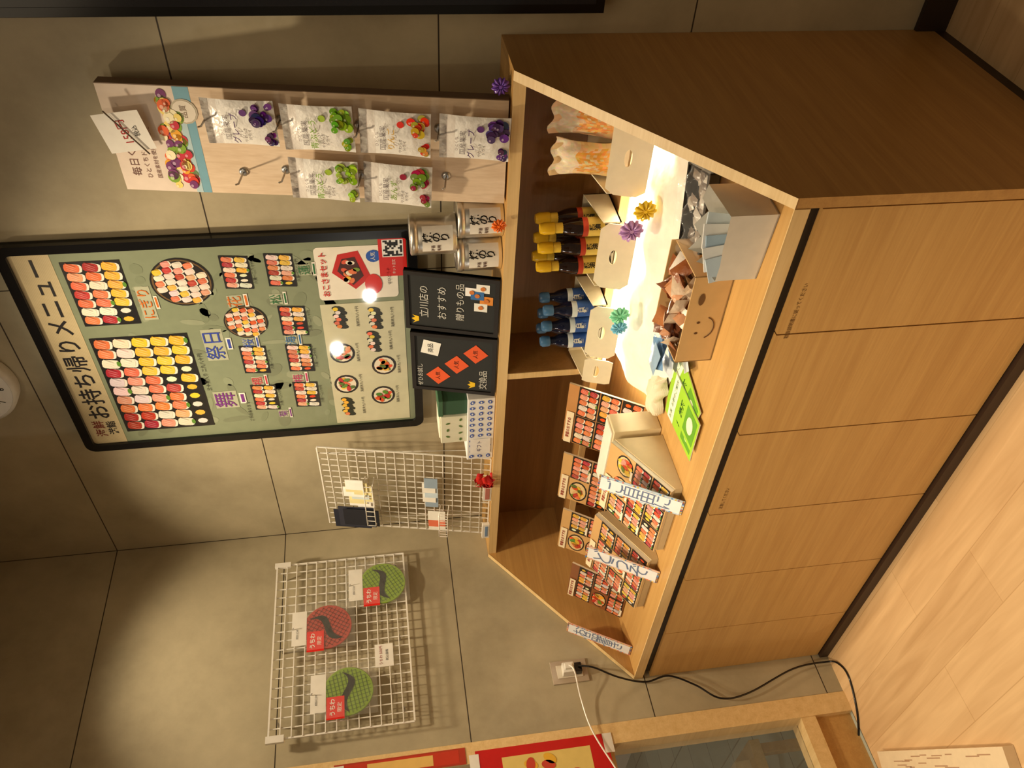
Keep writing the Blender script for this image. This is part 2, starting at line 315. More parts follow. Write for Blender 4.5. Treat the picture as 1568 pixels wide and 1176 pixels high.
for i in range(14): b.ell(X(1.222)+random.uniform(-.035,.035),Z(1.48)+random.uniform(-.017,.02),.010,.007,random.choice([(240,230,210),SAL,TAM,(120,150,60),(220,90,60)]),5+i%3,'poster',8,random.random()*3)
b.ell(X(1.175),Z(1.42),.035,.024,(214,40,34),5,'poster',16)
b.text('おこさまセット',X(1.215),Z(1.55),.022,(200,40,30),6,'poster',bold=.02); b.ell(X(1.27),Z(1.415),.02,.02,(40,90,180),5,'poster'); b.text('人気',X(1.27),Z(1.415),.014,W,6,'poster')
b.text('ぜひどうぞ',X(1.20),Z(1.375),.012,(40,36,30),6,'poster')
b.rect(X(1.20),Z(1.325),X(1.33),Z(1.40),(208,34,30),6,'poster'); b.rect(X(1.265),Z(1.333),X(1.322),Z(1.39),(240,240,240),7,'poster'); b.text('ネット注文',X(1.232),Z(1.36),.010,W,7,'poster')
for i in range(9):
    for j in range(9):
        if random.random()<.5 or (i in(0,8) and j in(0,8)): b.rect(X(1.268)+i*.0057,Z(1.336)+j*.0057,X(1.268)+(i+1)*.0057,Z(1.336)+(j+1)*.0057,K,8,'poster')
for (x,z,c) in [(1.06,1.52,0),(1.05,1.42,1),(.96,1.43,1),(.92,1.53,2),(.79,1.53,3),(.86,1.41,2),(.73,1.42,2),(.69,1.53,1)]:
    if c>=2:
        b.ell(X(x),Z(z),.040,.037,(30,28,28),3,'poster',20); b.ell(X(x),Z(z),.033,.030,(236,226,205),4,'poster',16)
        for i in range(16): b.ell(X(x)+random.uniform(-.021,.021),Z(z)+random.uniform(-.018,.018),.011,.007,jit(random.choice([SAL,TUN,IKU,TAM,(90,130,50),SHR])),5+i%3,'poster',8,random.random()*3)
    else:
        for i in range(6): b.ell(X(x)-.033+.013*i,Z(z)+.006*(i%2),.010,.019,(40,44,36),3+i%2,'poster',10,-.3); b.ell(X(x)-.033+.013*i,Z(z)+.008+.006*(i%2),.007,.008,jit(random.choice([WHT,SAL,TAM])),5,'poster',8)
    b.text('海鮮丼九八十円',X(x),Z(z)-.046,.011,(40,36,30),4,'poster')
b.M=Matrix.Identity(4); b.obj('menu_poster_frame')
# ---------------------------------------------------------------- clock
CZ=2.590
b=MB(); b.lathe([(.135,-.002),(.135,-.035),(.125,-.04)],(.885,-.0,CZ),'gloss',(210,208,202),36,'y')
b.lathe([(.124,-.0402),(.001,-.0405)],(.885,0,CZ),'matte',(238,236,230),36,'y')
b.M=frame((.885,-.041,CZ),(1,0,0),(0,0,1))
for i in range(12): b.text(str(12 if i==0 else i),.1*math.sin(i*math.pi/6),.1*math.cos(i*math.pi/6),.026,K,1)
b.poly([(-.004,0),(.004,0),(.05,.05),(.046,.053)],K,2); b.poly([(-.003,0),(.003,0),(-.02,-.085),(-.025,-.084)],K,3); b.obj('wall_clock')
b=MB(); b.box(1.915,2.9,-.045,-.001,.86,2.3,'gloss',(14,13,13)); b.box(1.935,2.88,-.047,-.045,.88,2.28,'gloss',(30,30,34)); b.obj('wall_screen',bevel=.003)
# ---------------------------------------------------------------- pouch board (leaning)
def lean(x0,yb,zb,yt,zt): return frame((x0,yb,zb),(1,0,0),(0,yt-yb,zt-zb))
BH=.90
MBd=lean(1.515,-.174,1.0880,-.045,1.0880+.888)
b=MB(); b.M=MBd
b.box(0,.262,0,BH,-.028,0,'palewood'); b.box(.262,.264,0,BH,-.028,0,'matte',(120,96,74))
b.rect(0,.735,.262,BH,(228,212,198),1); b.rect(0,.70,.262,.735,(120,170,190),1); b.rect(.0,.72,.18,.735,(180,206,214),2)
for i in range(70):
    u=.02+.22*(i/70)+random.uniform(-.01,.01); v=.755+random.uniform(-.028,.032)*(1-.4*i/70); c=random.choice([(220,60,40),(240,170,40),(130,170,50),(120,50,110),(230,100,50),(200,40,60),(245,220,120),(250,240,200)])
    r_=random.uniform(.009,.016); b.ell(u,v,r_,r_*.9,c,2+2*(i%4),n=12); b.ell(u-.003,v+.004,r_*.35,r_*.3,tuple(int(x+(255-x)*.5) for x in c),3+2*(i%4),n=8)
b.text('毎日くだもの',.11,.862,.024,(120,80,70),3); b.text('ひとくちドライフルーツ',.11,.835,.014,(120,80,70),3); b.text('国産素材を使用しました',.1,.812,.012,(120,80,70),3)
b.ell(.205,.72,.03,.03,(190,180,160),3); b.ell(.205,.72,.026,.026,(232,222,206),4); b.text('品質',.205,.72,.016,(140,120,100),5)
b.M=MBd@frame((.02,.80,.006),(.97,.15,.12),(0,1,.05)); b.rect(.10,-.02,.20,.085,W,0); b.rect(0.08,-.03,.08,.07,W,0); b.text('158円',.15,.03,.026,(180,40,40),2); b.text('税込',.15,.005,.014,K,2); b.tube([(.09,.0,.004),(.21,.05,.006)],.0018,'metal',(120,110,100))
b.M=MBd
for u,v in [(.20,.67),(.195,.51),(.19,.335),(.19,.155),(.07,.515),(.065,.34),(.06,.615),(.07,.14)]:
    b.tube([(u,v,0),(u,v,.055),(u,v+.006,.06)],.0022,'metal',(170,165,160),6); b.lathe([(.011,0),(.011,.003),(.006,.005)],(u,v,0),'metal',(190,190,190),12)
b.obj('hanging_snack_display_board')
def pouch(u,v,kind):
    b=MB(); th={'grape':((96,50,120),(60,30,84)),'green':((160,190,60),(110,150,40)),'red':((214,50,34),(190,150,60)),'plum':((150,30,56),(110,140,50))}[kind]
    w,h=.110,.158
    b.M=MBd@frame((u,v-h/2-.012,.030+random.uniform(0,.004)),(1,random.uniform(-.05,.05),random.uniform(-.03,.08)),(0,1,-.02))
    def sh(a,c,sg):
        x=(a-.5)*w*(1-.05*math.sin(math.pi*c)); y=(c-.5)*h
        e=max(0,min(1,a/.5 if a<.5 else (1-a)/.5))**.6*max(0,min(1,(c-.02)/.25,(.88-c)/.3 if c<.88 else 0))**.7
        return (x,y,sg*.015*e+.0006*math.sin(c*40+a*9)*e)
    def col(a,c):
        if c>.9: return (186,176,170)
        if .80<c<.9: return (222,216,210)
        return (236,234,230)
    b.grid(lambda a,c:sh(a,c,1),14,18,'foil',col); b.grid(lambda a,c:sh(1-a,c,-1),8,10,'foil',(225,222,216))
    def sticker(a,c,fn):
        M0=b.M.copy(); p=sh(a,c,1); b.M=M0@Matrix.Translation((p[0],p[1],p[2]+.0018)); fn(); b.M=M0
    for i in range(30):
        a=random.uniform(.55,.92) if i%3 else random.uniform(.08,.3); c=random.uniform(.06,.30) if a>.5 else random.uniform(.05,.14)
        rr_=random.uniform(.006,.012) if a>.5 else .007
        cc=random.choice(th); lt=tuple(int(x+(255-x)*.5) for x in cc)
        sticker(a,c,lambda:(b.ell(0,0,rr_,rr_,jit(cc,22),2*(i%5),'gloss'),b.ell(-rr_*.3,rr_*.3,rr_*.3,rr_*.25,lt,2*(i%5)+1,'gloss',8)))
    sticker(.45,.54,lambda:b.text({'grape':'グレープ','green':'青ぶどう','red':'りんご','plum':'あんず'}[kind],0,0,.018,tuple(min(255,x+20) for x in th[1]),3,bold=.01))
    sticker(.45,.66,lambda:b.text('国産果実',0,0,.015,(110,100,104),3)); sticker(.4,.75,lambda:b.text('ひとくち',0,0,.009,(140,120,120),3))
    sticker(.3,.42,lambda:b.text('やわらか',0,0,.009,(110,100,100),3)); sticker(.3,.36,lambda:b.text('ドライ',0,0,.009,(110,100,100),3))
    sticker(.78,.42,lambda:b.ell(0,0,.008,.008,th[0],3))
    b.obj('dried_fruit_pouch')
for u,v,k in [(.20,.682,'grape'),(.195,.512,'green'),(.19,.342,'red'),(.187,.165,'grape'),(.065,.512,'green'),(.06,.342,'plum')]: pouch(u,v,k)
# ---------------------------------------------------------------- nori tins
def tin(x,y,z):
    b=MB(); r=.052; h=.117
    b.lathe([(r-.002,0),(r,.003),(r,.012),(r+.0005,.0125),(r+.0005,h-.022),(r,h-.021),(r,h-.016),(r+.001,h-.0155),(r+.001,h-.002),(r-.003,h),(r-.006,h-.003)],(x,y,z),'metal',(226,222,214),28)
    def lab(a,c):
        an=math.radians(-110+75*a); return (x+(r+.0018)*math.cos(an),y+(r+.0018)*math.sin(an),z+.010+c*(h-.040))
    b.grid(lab,14,1,'paper',W)
    def ctext(body,az,zz,size,col):
        n0=len(b.v); b.M=Matrix.Identity(4); b.text(body,0,zz,size,col,0,bold=.02)
        for i in range(n0,len(b.v)):
            p=b.v[i]; an=math.radians(az)+p.x/(r+.0026); b.v[i]=Vector((x+(r+.0026)*math.cos(an),y+(r+.0026)*math.sin(an),z+p.y))
    ctext('焼',-66,.073,.026,K); ctext('の',-66,.051,.026,K); ctext('り',-66,.029,.026,K); ctext('海苔',-98,.06,.010,(90,60,50)); ctext('有明',-98,.045,.010,(90,60,50))
    b.obj('nori_tin')
tin(1.449,-.125,1.0838); tin(1.341,-.120,1.0838); tin(1.40,-.12,1.2016)
# ---------------------------------------------------------------- blackboards
def board(x0,w,h,yt,fn,name='chalk_sign_board'):
    b=MB(); b.M=lean(x0,-.176,1.0875,yt,1.0875+h)
    b.box(0,w,0,h,-.012,-.001,'dark',(30,28,26)); f=.012
    for q in ((0,w,0,f),(0,w,h-f,h),(0,f,f,h-f),(w-f,w,f,h-f)): b.box(q[0],q[1],q[2],q[3],-.012,.004,'dark',(26,22,20))
    b.rect(f,f,w-f,h-f,(44,46,46),0); fn(b); b.obj(name)
def f1(b):
    b.text('立川店の',.10,.205,.028,(205,205,200)); b.text('おすすめ',.10,.155,.029,(205,205,200)); b.text('贈りもの品',.11,.105,.026,(205,205,200))
    b.poly([(.02,.24),(.03,.222),(.045,.222),(.05,.24),(.042,.233),(.036,.243),(.028,.233)],(230,190,40),3)
    for u,v,c in [(.10,.05,(230,230,225)),(.14,.06,(60,110,170)),(.165,.045,(235,235,230)),(.125,.035,(220,140,60)),(.15,.075,(240,240,240))]: b.rect(u-.014,v-.018,u+.014,v+.018,c,3+int(u*100)%3); b.ell(u,v,.007,.007,(200,120,60),8)
def f2(b):
    for i,(u,v) in enumerate([(.062,.17),(.112,.115),(.16,.06)]):
        b.poly([(u-.036,v),(u,v-.036),(u+.036,v),(u,v+.036)],(224,92,50),3); b.text('人気',u,v,.016,(60,30,20),4)
    b.poly([(.15,.22),(.2,.21),(.19,.16),(.14,.17)],(235,235,230),4); b.text('商品',.17,.19,.018,K,5)
    b.text('ぜひお試し',.06,.222,.018,(205,205,200),3); b.text('交換品',.06,.035,.026,(205,205,200),3,rot=0); b.poly([(.02,.08),(.03,.06),(.045,.06),(.05,.08),(.042,.073),(.036,.083),(.028,.073)],(230,190,40),3)
board(1.082,.200,.260,-.105,f1); board(.848,.225,.248,-.115,f2)
# ---------------------------------------------------------------- gift boxes
b=MB(); b.box(.555,.835,-.175,-.06,1.0838,1.168,'matte',(232,234,236)); b.M=frame((.555,-.1755,1.0838),(1,0,0),(0,0,1))
for i in range(11):
    for j in range(3): b.ell(.016+i*.0250,.016+j*.027,.009,.007,(70,100,190),1,n=6,rot=i+j); b.ell(.016+i*.025,.016+j*.027,.004,.003,(232,234,236),2,n=6)
b.rect(.03,.01,.10,.075,(240,240,240),3); b.text('ギフト',.065,.045,.018,(60,60,120),4)
b.M=Matrix.Identity(4); b.obj('patterned_gift_box',bevel=.002)
b=MB(); b.box(.765,.825,-.165,-.06,1.1685,1.25,'matte',(46,84,60)); b.box(.762,.828,-.168,-.057,1.242,1.257,'matte',(60,100,72)); b.obj('green_tea_box',bevel=.002)
b=MB(); b.box(.635,.755,-.165,-.06,1.1685,1.25,'matte',(222,222,200)); b.M=frame((.635,-.1655,1.1685),(1,0,0),(0,0,1))
for i in range(7): b.ell(.015+.015*i,.02+.04*(i%2),.007,.004,(90,120,60),1,n=8,rot=i)
b.M=Matrix.Identity(4); b.box(.65,.74,-.155,-.07,1.25,1.255,'matte',(235,232,215)); b.obj('leaf_print_box',bevel=.002)
# ---------------------------------------------------------------- wire racks
def wires(b,w,h,nu,nv,r,M,col=W):
    b.M=M
    for i in range(nu+1): b.tube([(w*i/nu,0,0),(w*i/nu,h,0)],r*(1.7 if i in(0,nu) else 1),'gloss',col,4)
    for j in range(nv+1): b.tube([(0,h*j/nv,r*1.6),(w,h*j/nv,r*1.6)],r*(1.7 if j in(0,nv) else 1),'gloss',col,4)
b=MB(); Mr=lean(.118,-.165,1.087,-.05,1.65); wires(b,.42,.575,14,18,.0017,Mr)
for u in (.03,.39): b.tube([(u,.565,0),(u,.3,-.03),(u,.035,-.06)],.002,'gloss',W,5)
def pocket(u,v,w,h,d):
    b.tube([(u,v,0),(u,v,d),(u+w,v,d),(u+w,v,0)],.0018,'gloss',W,5); b.tube([(u,v+h,0),(u,v+h,d),(u+w,v+h,d),(u+w,v+h,0)],.0018,'gloss',W,5)
    for i in range(9): b.tube([(u+w*i/8,v,d),(u+w*i/8,v+h,d)],.0013,'gloss',W,4)
pocket(.06,.395,.22,.03,.045); pocket(.03,.14,.12,.03,.05)
def card(u,v,w,h,d,col): b.box(u,u+w,v,v+h,d,d+.003,'paper',col)
card(.0,.42,.10,.13,.012,(40,44,60)); card(.02,.40,.11,.13,.02,(54,56,70)); card(.04,.385,.09,.125,.03,(36,38,48))
for i in range(9): card(.12+.018*i,.40+.012*(i%3),.05,.06+.014*(i%2),.012+.004*i,random.choice([(248,246,240),(236,226,170),(250,250,246),(210,226,232)]))
for i in range(5): card(.16+.03*i,.175+.008*(i%2),.05,.045,.016+.003*i,random.choice([(242,240,232),(200,220,235),(150,170,190)]))
for i in range(4): card(.03+.025*i,.15,.05,.06,.02+.004*i,random.choice([(242,240,232),(226,210,200),(230,120,90)]))
b.obj('wire_card_rack')
b=MB()
c0=Vector((.47,-.202,1.112))
for i in range(26):
    a=random.uniform(0,6.28); rad=.024*(i/26)**.5+.004
    p=c0+Vector((rad*math.cos(a),-.012*(1-i/26),rad*math.sin(a)))
    b.M=Matrix.Translation(p)@Matrix.Rotation(a,4,'Y')@Matrix.Rotation(.6,4,'Z')
    b.grid(lambda s,t:((s-.5)*.026*(1-.3*t),-.006*math.sin(t*3.1),(t-.3)*.022+.003*math.sin(s*3)),4,4,'cloth',random.choice([(208,24,22),(186,16,20),(222,40,30)]))
b.M=Matrix.Identity(4); b.tube([(.47,-.180,1.0855),(.47,-.195,1.11)],.003,'matte',(40,90,40)); b.lathe([(.010,0),(.009,.005),(.004,.007)],(.47,-.180,1.0838),'matte',(200,24,22),12); b.obj('red_rose_ornament')
b=MB(); b.box(.12,.2,-.188,-.176,1.0838,1.11,'paper',W); b.box(.13,.19,-.189,-.188,1.09,1.1,'paper',(120,150,190)); b.obj('price_tag_holder',bevel=.002)
b=MB(); b.box(.34,.42,-.188,-.176,1.0838,1.112,'paper',W); b.box(.35,.41,-.189,-.188,1.09,1.105,'paper',(190,120,110)); b.obj('price_tag_holder',bevel=.002)
b=MB(); Ml=frame((.035,-.784,1.397),(0,1,0),(0,0,1)); wires(b,.622,.447,19,13,.0022,Ml)
for u in (.05,.3,.58): 
    for v in (.42,.03): b.tube([(u,v,0),(u,v,-.034)],.003,'metal',(200,200,200),6)
b.box(-.012,.01,.40,.455,-.004,.008,'gloss',W); b.box(.612,.63,.40,.455,-.004,.008,'gloss',W)
b.box(.19,.27,.055,.115,.006,.008,'paper',W); b.M=Ml@Matrix.Translation((0,0,.0085)); b.text('うちわ 500円',.23,.095,.012,(150,30,30),1); b.text('税込価格',.23,.075,.010,K,1)
b.obj('wire_wall_rack')
def fan(y,z,col,dk,rot):
    b=MB(); M=frame((.046,y,z),(0,1,0),(0,0,1)); b.M=M
    b.lathe([(.078,0),(.080,.001),(.080,.004),(.078,.005)],(0,0,0),'paper',col,36)
    b.M=M@Matrix.Translation((0,0,.0052))@Matrix.Rotation(rot,4,'Z')
    for i in range(-5,6):
        v=i*.0125; hw=math.sqrt(max(0,.073**2-v*v)); b.rect(-hw,v-.0014,hw,v+.0014,dk,1)
        b.rect(v-.0010,-hw,v+.0010,hw,dk,1)
    n=14; P=[(-.068+.136*i/n,.020*math.sin(i/n*6.0)+.012) for i in range(n+1)]; Q=[(p[0],p[1]-.026*math.sin(math.pi*i/n)-.001) for i,p in enumerate(P)]
    for i in range(n): b.poly([Q[i],Q[i+1],P[i+1],P[i]],(22,22,20),3)
    b.M=M@Matrix.Translation((0,0,.0065)); b.rect(-.088,.012,-.015,.068,(220,34,26),3); b.text('うちわ',-.05,.048,.019,W,4,bold=.02); b.text('限定',-.05,.026,.016,W,4)
    b.rect(-.06,.070,.065,.118,W,-2); b.text('4901234',-.02,.10,.01,K,2)
    b.grid(lambda a,c:((a-.5)*.175,(c-.42)*.22,.011+.003*math.sin(a*9+c*4)),10,10,'film',(245,245,240))
    b.tube([(0,.112,.01),(0,.118,-.006)],.002,'metal',(190,190,190)); b.obj('round_hand_fan')
fan(-.285,1.475,(128,160,34),(92,124,24),.5); fan(-.43,1.665,(172,60,48),(120,34,28),1.0); fan(-.665,1.60,(122,154,34),(88,116,24),.2)
# ---------------------------------------------------------------- power outlet and cords
b=MB(); b.box(0,.006,-.712,-.632,.812,.935,'gloss',(176,160,140)); b.box(.006,.009,-.695,-.649,.83,.917,'gloss',(214,204,186))
b.box(.009,.04,-.69,-.655,.862,.90,'gloss',W); b.box(.04,.052,-.682,-.663,.868,.894,'gloss',W); b.box(.009,.034,-.688,-.657,.835,.858,'gloss',(20,20,20)); b.obj('power_outlet',bevel=.002)
def smooth(pts,n=8):
    P=[Vector(p) for p in pts]; out=[]
    for i in range(len(P)-1):
        p0=P[max(0,i-1)];p1=P[i];p2=P[i+1];p3=P[min(len(P)-1,i+2)]
        for j in range(n):
            t_=j/n; out.append(.5*((2*p1)+(-p0+p2)*t_+(2*p0-5*p1+4*p2-p3)*t_*t_+(-p0+3*p1-3*p2+p3)*t_**3))
    out.append(P[-1]); return out
b=MB(); b.tube(smooth([(.038,-.672,.846),(.05,-.69,.80),(.03,-.725,.72),(.012,-.745,.63),(.02,-.738,.55),(.02,-.78,.47),(.02,-.835,.40),(.02,-.83,.30),(.02,-.77,.12),(.03,-.765,.0),(.06,-.79,-.024),(.08,-.85,-.026),(.03,-.95,-.026),(-.05,-1.02,-.026)]),.0032,'gloss',(22,20,20),8); b.obj('black_power_cord')
b=MB(); b.tube(smooth([(.056,-.674,.88),(.062,-.70,.868),(.03,-.78,.86),(.02,-.88,.845),(.02,-1.0,.80),(.03,-1.2,.72),(.05,-1.3,.3),(.06,-1.35,-.026)]),.0028,'gloss',W,8); b.obj('white_power_cord')
# ---------------------------------------------------------------- bottles and trays
def bottle(x,y,z,kind):
    b=MB()
    if kind=='soy':
        body=(34,20,14); cap=(220,176,36); R=.0235; H=.190
        b.lathe([(R*.9,0),(R,.004),(R,.098),(R*.85,.116),(R*.5,.138),(R*.46,.158)],(x,y,z),'glass',body,20)
        b.lathe([(R*.62,.153),(R*.66,.157),(R*.66,.18),(R*.5,H)],(x,y,z),'gloss',cap,16)
        b.lathe([(R*.58,.130),(R*.56,.152)],(x,y,z),'gloss',(226,190,70),16); lab=(226,196,96); lz=(.03,.085)
    else:
        body=(20,24,44); cap=(70,110,150); R=.022; H=.160
        b.lathe([(R*.9,0),(R,.004),(R,.09),(R*.8,.108),(R*.55,.12),(R*.52,.138)],(x,y,z),'glass',body,20)
        b.lathe([(R*.66,.134),(R*.70,.138),(R*.70,.154),(R*.55,H)],(x,y,z),'gloss',cap,16); lab=(44,84,160); lz=(.025,.085)
    def lf(a,c):
        an=math.radians(-175+200*a); return (x+(R+.0006)*math.cos(an),y+(R+.0006)*math.sin(an),z+lz[0]+c*(lz[1]-lz[0]))
    b.grid(lf,14,4,'paper',lambda a,c:(lab if kind=='soy' and c<.8 else ((180,60,36) if kind=='soy' else (lab if c<.75 else (220,228,234)))))
    b.M=frame((x+(R+.0015)*math.cos(math.radians(-60)),y+(R+.0015)*math.sin(math.radians(-60)),z+.055),(math.sin(math.radians(60)),math.cos(math.radians(60)),0),(0,0,1))
    b.text('醤油' if kind=='soy' else '白鮨',0,0,.016,K if kind=='soy' else W,1,vert=True,bold=.03); b.obj('soy_sauce_bottle' if kind=='soy' else 'seasoning_bottle')
for i in range(3):
    bottle(1.345+.058*i,-.210,.8115,'soy'); bottle(1.335+.058*i,-.150,.8115,'soy')
    bottle(1.085+.056*i,-.210,.8115,'blue'); bottle(1.083+.056*i,-.152,.8115,'blue')
def cardtray(x0,x1,y0,y1,z,h,hole=True,col=(236,224,196)):
    b=MB(); b.box(x0,x1,y0,y1,z,z+.004,'matte',col)
    b.prism([(y0,z),(y0,z+h),(y1,z+h*1.5),(y1,z)],'x',x0,x0+.003,'matte',col); b.prism([(y0,z),(y0,z+h),(y1,z+h*1.5),(y1,z)],'x',x1-.003,x1,'matte',col)
    b.box(x0,x1,y1-.003,y1,z,z+h*1.5,'matte',col)
    b.M=frame((x0,y0-.028,z-.035),(1,0,0),(0,.32,1)); w=x1-x0; hh=h+.045
    n=24; ou=[];inn=[]
    for i in range(n):
        a=2*math.pi*i/n; ca,sa=math.cos(a),math.sin(a); m=max(abs(ca)/(w/2),abs(sa)/(hh/2)); ou.append((w/2+ca/m,hh/2+sa/m)); inn.append((w/2+ca*.022,hh*.55+sa*.009))
    v=[(p[0],p[1],0) for p in ou]+[(p[0],p[1],0) for p in inn]+[(p[0],p[1],-.003) for p in ou]+[(p[0],p[1],-.003) for p in inn]
    fs=[]
    for i in range(n):
        j=(i+1)%n; fs+=[(i,j,n+j,n+i),(2*n+j,2*n+i,3*n+i,3*n+j),(n+i,n+j,3*n+j,3*n+i),(j,i,2*n+i,2*n+j)]
    b.add(v,fs,'matte',col); b.M=Matrix.Identity(4); b.obj('cardboard_display_tray')
cardtray(1.300,1.495,-.245,-.115,.806,.045); cardtray(1.055,1.235,-.245,-.115,.806,.04); cardtray(1.575,1.77,-.245,-.115,.806,.05); cardtray(.955,1.045,-.245,-.115,.806,.035)
# ribbons: ruffled scrunchie-like bows
def rosette(x,y,z,r,col):
    b=MB(); rs=random.Random(int(x*1000)); NU,NV=72,8
    def f(a,c):
        th=2*math.pi*a; ph=2*math.pi*c; wv=1+.26*math.sin(11*th)+.12*math.sin(17*th+2)
        R=r*.58+r*.38*wv*math.cos(ph); return (x+R*math.cos(th),y-.012+r*.30*math.sin(ph)*wv,z+R*math.sin(th))
    b.grid(f,NU,NV,'gloss',lambda a,c:tuple(max(0,min(255,q+int(26*math.sin(11*2*math.pi*a)))) for q in col))
    b.lathe([(r*.34,.0),(r*.36,-.012),(r*.15,-.018)],(x,y,z),'gloss',tuple(min(255,q+16) for q in col),12,'y'); b.obj('ribbon_bow')
rosette(1.562,-.292,.775,.027,(240,200,40)); rosette(1.508,-.292,.80,.029,(186,140,206)); rosette(1.245,-.292,.79,.026,(130,220,176)); rosette(1.202,-.292,.785,.022,(110,186,220))
rosette(1.478,-.202,1.105,.018,(240,110,30)); rosette(1.805,-.15,1.106,.02,(110,70,170))
# snack bags
def bag(name,x,y,z,w,h,d,col,col2,tilt=0,mat='foil'):
    b=MB(); b.M=Matrix.Translation((x,y,z))@Matrix.Rotation(tilt,4,'Y')@Matrix.Rotation(-.10,4,'X')
    def sh(a,c,sg):
        e=(abs(math.sin(math.pi*a))**.6)*(abs(math.sin(math.pi*min(1,c*1.12)))**.5 if c<.89 else 0)
        fl=1-.12*math.sin(math.pi*c)+(.35*(c-.7) if c>.7 else 0)
        return ((a-.5)*w*fl,sg*(d*e+.002*math.sin(a*17+c*11)),c*h+.006*math.sin(a*12))
    def cf(a,c):
        if c>.66: return jit((244,226,196),8)
        return jit(random.choice([col,col,(244,190,110),(236,214,176)]),12) if (a-.5)**2+(c-.36)**2<.14 else jit(col2,8)
    b.grid(lambda a,c:sh(a,c,-1),18,20,mat,cf); b.grid(lambda a,c:sh(1-a,c,1),12,12,mat,col2); b.obj(name)
bag('snack_bag',1.630,-.190,.815,.092,.165,.022,(238,168,76),(244,210,156),.05); bag('snack_bag',1.712,-.165,.818,.088,.165,.018,(236,160,90),(244,206,166),.12)
# white cloth-covered riser
b=MB()
def cl(a,c):
    x=.985+.82*a; y=-.43+.40*c
    z=.690+.055*min(1,c*2.6)*(1 if a>.03 else .3)+.005*math.sin(a*31+1.5+c*4)*(1-c*.4)+.005*math.sin(a*13-c*17)+.003*math.sin(c*29+a*7)
    if c<.04: z=.667
    if a<.01 or a>.99: z=.667
    return (x+.008*math.sin(c*19),y+.012*math.sin(a*23),z)
b.grid(cl,60,26,'cloth',(246,243,234)); b.obj('white_display_cloth')
b=MB()
def cb(a,c):
    th=a*2*math.pi; R=(.064+.010*math.sin(5*th)+.006*math.sin(9*th+c*5)+.004*math.sin(14*th))*abs(math.cos(c*math.pi/2))**.45
    return (1.05+R*math.cos(th)*1.25,-.405+R*math.sin(th)*.6,.668+.036*math.sin(c*math.pi/2)+.003*(1+math.sin(7*th+c*9))*(1-c))
b.grid(cb,40,12,'cloth',(228,218,194),smooth=False); b.obj('crumpled_paper_bag')
# black tray with clear wrapped product
b=MB(); M=Matrix.Translation((1.645,-.455,.700))@Matrix.Rotation(math.radians(14),4,'Z')@Matrix.Rotation(math.radians(8),4,'X'); b.M=M
hx,hy=.105,.045
b.box(-hx,hx,-hy,hy,0,.003,'gloss',(22,22,24))
for q in ((-hx,-hx+.004,-hy,hy),(hx-.004,hx,-hy,hy),(-hx,hx,-hy,-hy+.004),(-hx,hx,hy-.004,hy)): b.box(q[0],q[1],q[2],q[3],0,.028,'gloss',(22,22,24))
for i in range(30):
    b.M=M@Matrix.Translation((random.uniform(-.09,.09),random.uniform(-.03,.03),random.uniform(.008,.02)))@Matrix.Rotation(random.random()*3,4,'Z'); b.grid(lambda a,c_:((a-.5)*.03,(c_-.5)*.02,.007*math.sin(3.14*a)*math.sin(3.14*c_)),4,4,'foil',random.choice([(150,140,132),(190,184,176),(120,110,104),(210,206,200)]))
b.M=M; b.grid(lambda a,c:((a-.5)*.24,(c-.5)*.12,.034+.010*math.sin(a*21+c*6)*math.sin(c*3.1)+.008*math.sin(c*13)),30,14,'film',(245,245,245)); b.obj('wrapped_snack_tray')
# white jagged box with sachets
b=MB(); b.M=Matrix.Translation((1.722,-.632,.665))@Matrix.Rotation(math.radians(-4),4,'Z'); w,d,h=.078,.050,.10; c=(226,222,212)
b.box(-w,w,-d,d,0,.003,'matte',c)
def jag(p0,p1,hs):
    n=len(hs)-1; v=[];
    for i in range(n+1):
        x=p0[0]+(p1[0]-p0[0])*i/n; y=p0[1]+(p1[1]-p0[1])*i/n; v+=[(x,y,0),(x,y,hs[i])]
    b.add(v,[(2*i,2*i+2,2*i+3,2*i+1) for i in range(n)],'matte',c)
jag((-w,-d),(w,-d),[.085,.085,.09,.092,.095]); jag((w,-d),(w,d),[.095,.10,.105]); jag((w,d),(-w,d),[.105,.11,.09,.112,.09,.11]); jag((-w,d),(-w,-d),[.11,.08,.105,.075,.09,.085])
for i in range(5):
    M0=b.M.copy(); b.M=M0@Matrix.Translation((-.050+.010*i,-.03+.014*i,.02))@Matrix.Rotation(-.25+.1*i,4,'Y')@Matrix.Rotation(.5,4,'Z'); b.box(-.024,.024,-.002,.002,0,.08+.006*(i%2),'gloss',[(200,216,230),(240,242,244),(170,196,220),(236,238,240),(206,220,232)][i]); b.M=M0
b.obj('cut_carton_with_sachets')
